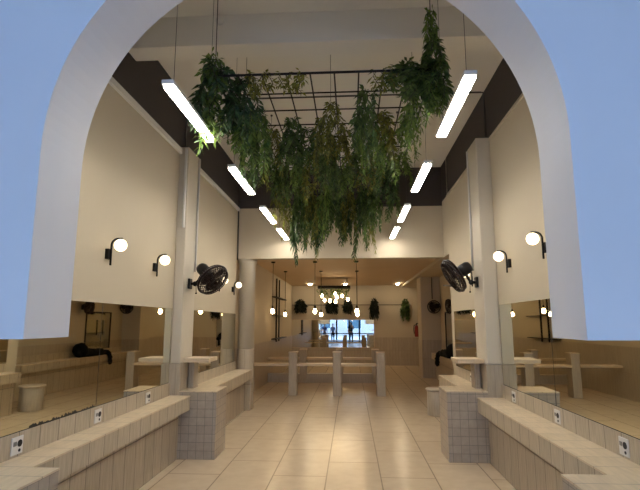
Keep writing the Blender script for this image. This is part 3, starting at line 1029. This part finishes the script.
def person(label, loc, rz, h, shirt, trousers, pose):
    k = h / 1.75
    t = thing('person', label, 'person', loc, rz)
    def P(x, y, z, r, r2=None):
        return (x * k, y * k, z * k, r * k, (r2 or r) * k)
    # facing +Y
    pelvis = P(0, 0, 0.95, 0.13, 0.10)
    chest = P(0, 0.01, 1.30, 0.155, 0.105)
    neck0 = P(0, 0, 1.47, 0.065)
    head = [P(0, 0.005, 1.55, 0.052), P(0, 0.03, 1.60, 0.068, 0.078), P(0, 0.025, 1.67, 0.077, 0.088), P(0, 0.015, 1.73, 0.05, 0.058)]
    body = [[pelvis, P(0, 0, 1.10, 0.12, 0.092), chest, neck0] + head]
    shirtc = [[P(0, 0, 0.90, 0.150, 0.118), P(0, 0, 1.10, 0.138, 0.108), P(0, 0.01, 1.30, 0.17, 0.118), P(0, 0, 1.44, 0.085, 0.075)]]
    trou = [[P(0, 0, 0.98, 0.135, 0.105), P(0, 0, 0.90, 0.142, 0.115)]]
    hands = []
    for s in (1, -1):
        hip = P(0.085 * s, 0, 0.86, 0.085)
        knee = P(0.10 * s, 0.02, 0.49, 0.055)
        ank = P(0.11 * s, -0.01, 0.09, 0.038)
        body.append([pelvis, hip, knee, ank, P(0.115 * s, 0.08, 0.035, 0.033)])
        trou.append([P(0, 0, 0.90, 0.142, 0.115), P(0.09 * s, 0, 0.84, 0.098), P(0.10 * s, 0.02, 0.49, 0.072), P(0.11 * s, -0.005, 0.10, 0.058)])
        sh = P(0.165 * s, 0, 1.40, 0.055)
        if pose[0 if s > 0 else 1] == 'phone':
            el = P(0.24 * s, 0.13, 1.16, 0.042)
            wr = P(0.10 * s, 0.33, 1.46, 0.028)
            pal = P(0.075 * s, 0.36, 1.53, 0.034, 0.018)
            fd = (-0.3 * s, 0.1, 0.95)
        else:
            el = P(0.24 * s, -0.03, 1.12, 0.042)
            wr = P(0.25 * s, 0.06, 0.88, 0.028)
            pal = P(0.25 * s, 0.075, 0.80, 0.018, 0.036)
            fd = (0, 0.15, -1)
        body.append([chest, sh, el, wr, pal])
        shirtc.append([P(0, 0.01, 1.30, 0.17, 0.118), P(0.165 * s, 0, 1.39, 0.075), tuple((Vector(sh[:3]) * 0.35 + Vector(el[:3]) * 0.65)) + (0.062 * k, 0.062 * k)])
        f = Vector(fd).normalized()
        acr = Vector((0, 1, 0)).cross(f).normalized() if pose[0 if s > 0 else 1] == 'phone' else Vector((0, 1, 0))
        p = Vector(pal[:3])
        for j, (o_, L) in enumerate(((-0.027, 0.062), (-0.009, 0.075), (0.009, 0.07), (0.027, 0.055))):
            a = p + (acr * o_ + f * 0.02) * k
            m_ = a + f * L * 0.55 * k
            e = m_ + (f * 0.8 + Vector((0, -0.35, 0))).normalized() * L * 0.5 * k
            hands.append([(*a, 0.009 * k, 0.009 * k), (*m_, 0.0085 * k, 0.0085 * k), (*e, 0.007 * k, 0.007 * k)])
        th = p - acr * 0.03 * k
        hands.append([(*th, 0.010 * k, 0.010 * k), (*(th - acr * 0.03 * k + f * 0.025 * k), 0.009 * k, 0.009 * k), (*(th - acr * 0.035 * k + f * 0.055 * k), 0.008 * k, 0.008 * k)])
    # nose and ears grow from the head mesh
    hands.append([P(0, 0.095, 1.655, 0.009), P(0, 0.118, 1.632, 0.012), P(0, 0.105, 1.622, 0.010)])
    for s in (1, -1):
        hands.append([P(0.074 * s, 0.015, 1.665, 0.008, 0.014), P(0.080 * s, 0.012, 1.635, 0.007, 0.012)])
    skin_mesh('body', SKIN, t, body + hands)
    skin_mesh('shirt', shirt, t, shirtc)
    skin_mesh('trousers', trousers, t, trou)
    bm = bm_new()
    ball(bm, (0, 0.002 * k, 1.70 * k), 0.092 * k, (0.95, 1.05, 0.85), 20, 12)
    for v in list(bm.verts):
        if v.co.y > 0.05 * k and v.co.z < 1.705 * k or v.co.z < 1.625 * k:
            v.co = Vector((v.co.x * 0.72, v.co.y * 0.55, max(v.co.z, 1.63 * k)))
    obj('hair', bm, HAIR, t, True)
    for s in (1, -1):
        bm = bm_new()
        ball(bm, (0.03 * s * k, 0.103 * k, 1.668 * k), 0.011 * k, u=10, v=8)
        obj('eye', bm, M['black_gloss'], t, True)
    bm = bm_new()
    tube(bm, [(-0.022 * k, 0.098 * k, 1.597 * k), (0, 0.107 * k, 1.596 * k), (0.022 * k, 0.098 * k, 1.597 * k)], 0.006 * k, 6)
    obj('mouth', bm, mat('lips', (0.30, 0.11, 0.09), 0.5), t, True)
    for s in (1, -1):
        bm = bm_new()
        tube(bm, [(0.11 * s * k, -0.05 * k, 0.045), (0.112 * s * k, 0.03 * k, 0.05), (0.115 * s * k, 0.12 * k, 0.036), (0.117 * s * k, 0.17 * k, 0.03)], [0.036, 0.044, 0.036, 0.022], 12)
        bmesh.ops.transform(bm, matrix=Matrix.Translation((0, 0, 0)), verts=bm.verts)
        for v in bm.verts:
            v.co.z = max(v.co.z, 0.0)
        obj('shoe', bm, M['black_gloss'], t, True)
    return t
BLACKCLOTH = mat('black_cloth', (0.015, 0.015, 0.018), 0.8)
BLUECLOTH = mat('blue_cloth', (0.05, 0.09, 0.28), 0.8)
GREYCLOTH = mat('grey_blue_cloth', (0.10, 0.15, 0.30), 0.8)
NAVY = mat('navy_trousers', (0.015, 0.018, 0.035), 0.8)
LIGHT = mat('pale_cloth', (0.45, 0.43, 0.40), 0.8)
person('person in black with pale trousers holding up a phone, mid-mirror reflection', (0.0, -0.42, 0), 0, 1.76, BLACKCLOTH, NAVY, ('phone', 'down'))
person('person in a blue shirt standing by the street window, leftmost reflection', (-2.35, -3.1, 0), -0.3, 1.66, BLUECLOTH, NAVY, ('down', 'down'))
person('person in a grey-blue shirt standing beside the one in blue', (-1.60, -2.9, 0), 0.3, 1.62, GREYCLOTH, NAVY, ('down', 'down'))
t = thing('phone', 'dark phone held up by the person in black', 'phone', (0.03, -0.055, 1.62))
obj('phone_case', bx(-0.045, 0.045, -0.006, 0.006, -0.07, 0.10, bev=0.004), M['black_gloss'], t)

# pale building across the street
t = thing('street_building', 'pale building across the street behind the front windows', 'building', (0, -24, 0))
obj('facade', bx(-14, 14, -1, 0, -0.02, 7.0), M['facade'], t)
for i in range(7):
    for z in (0.9, 4.0):
        f = obj('window', bx(-12.6 + i * 4, -10.6 + i * 4, -0.02, 0.05, z, z + 1.8), M['white_plastic'], t)
        obj('pane', bx(-12.5 + i * 4, -10.7 + i * 4, 0.05, 0.07, z + 0.1, z + 1.7), M['facade_glass'], f)
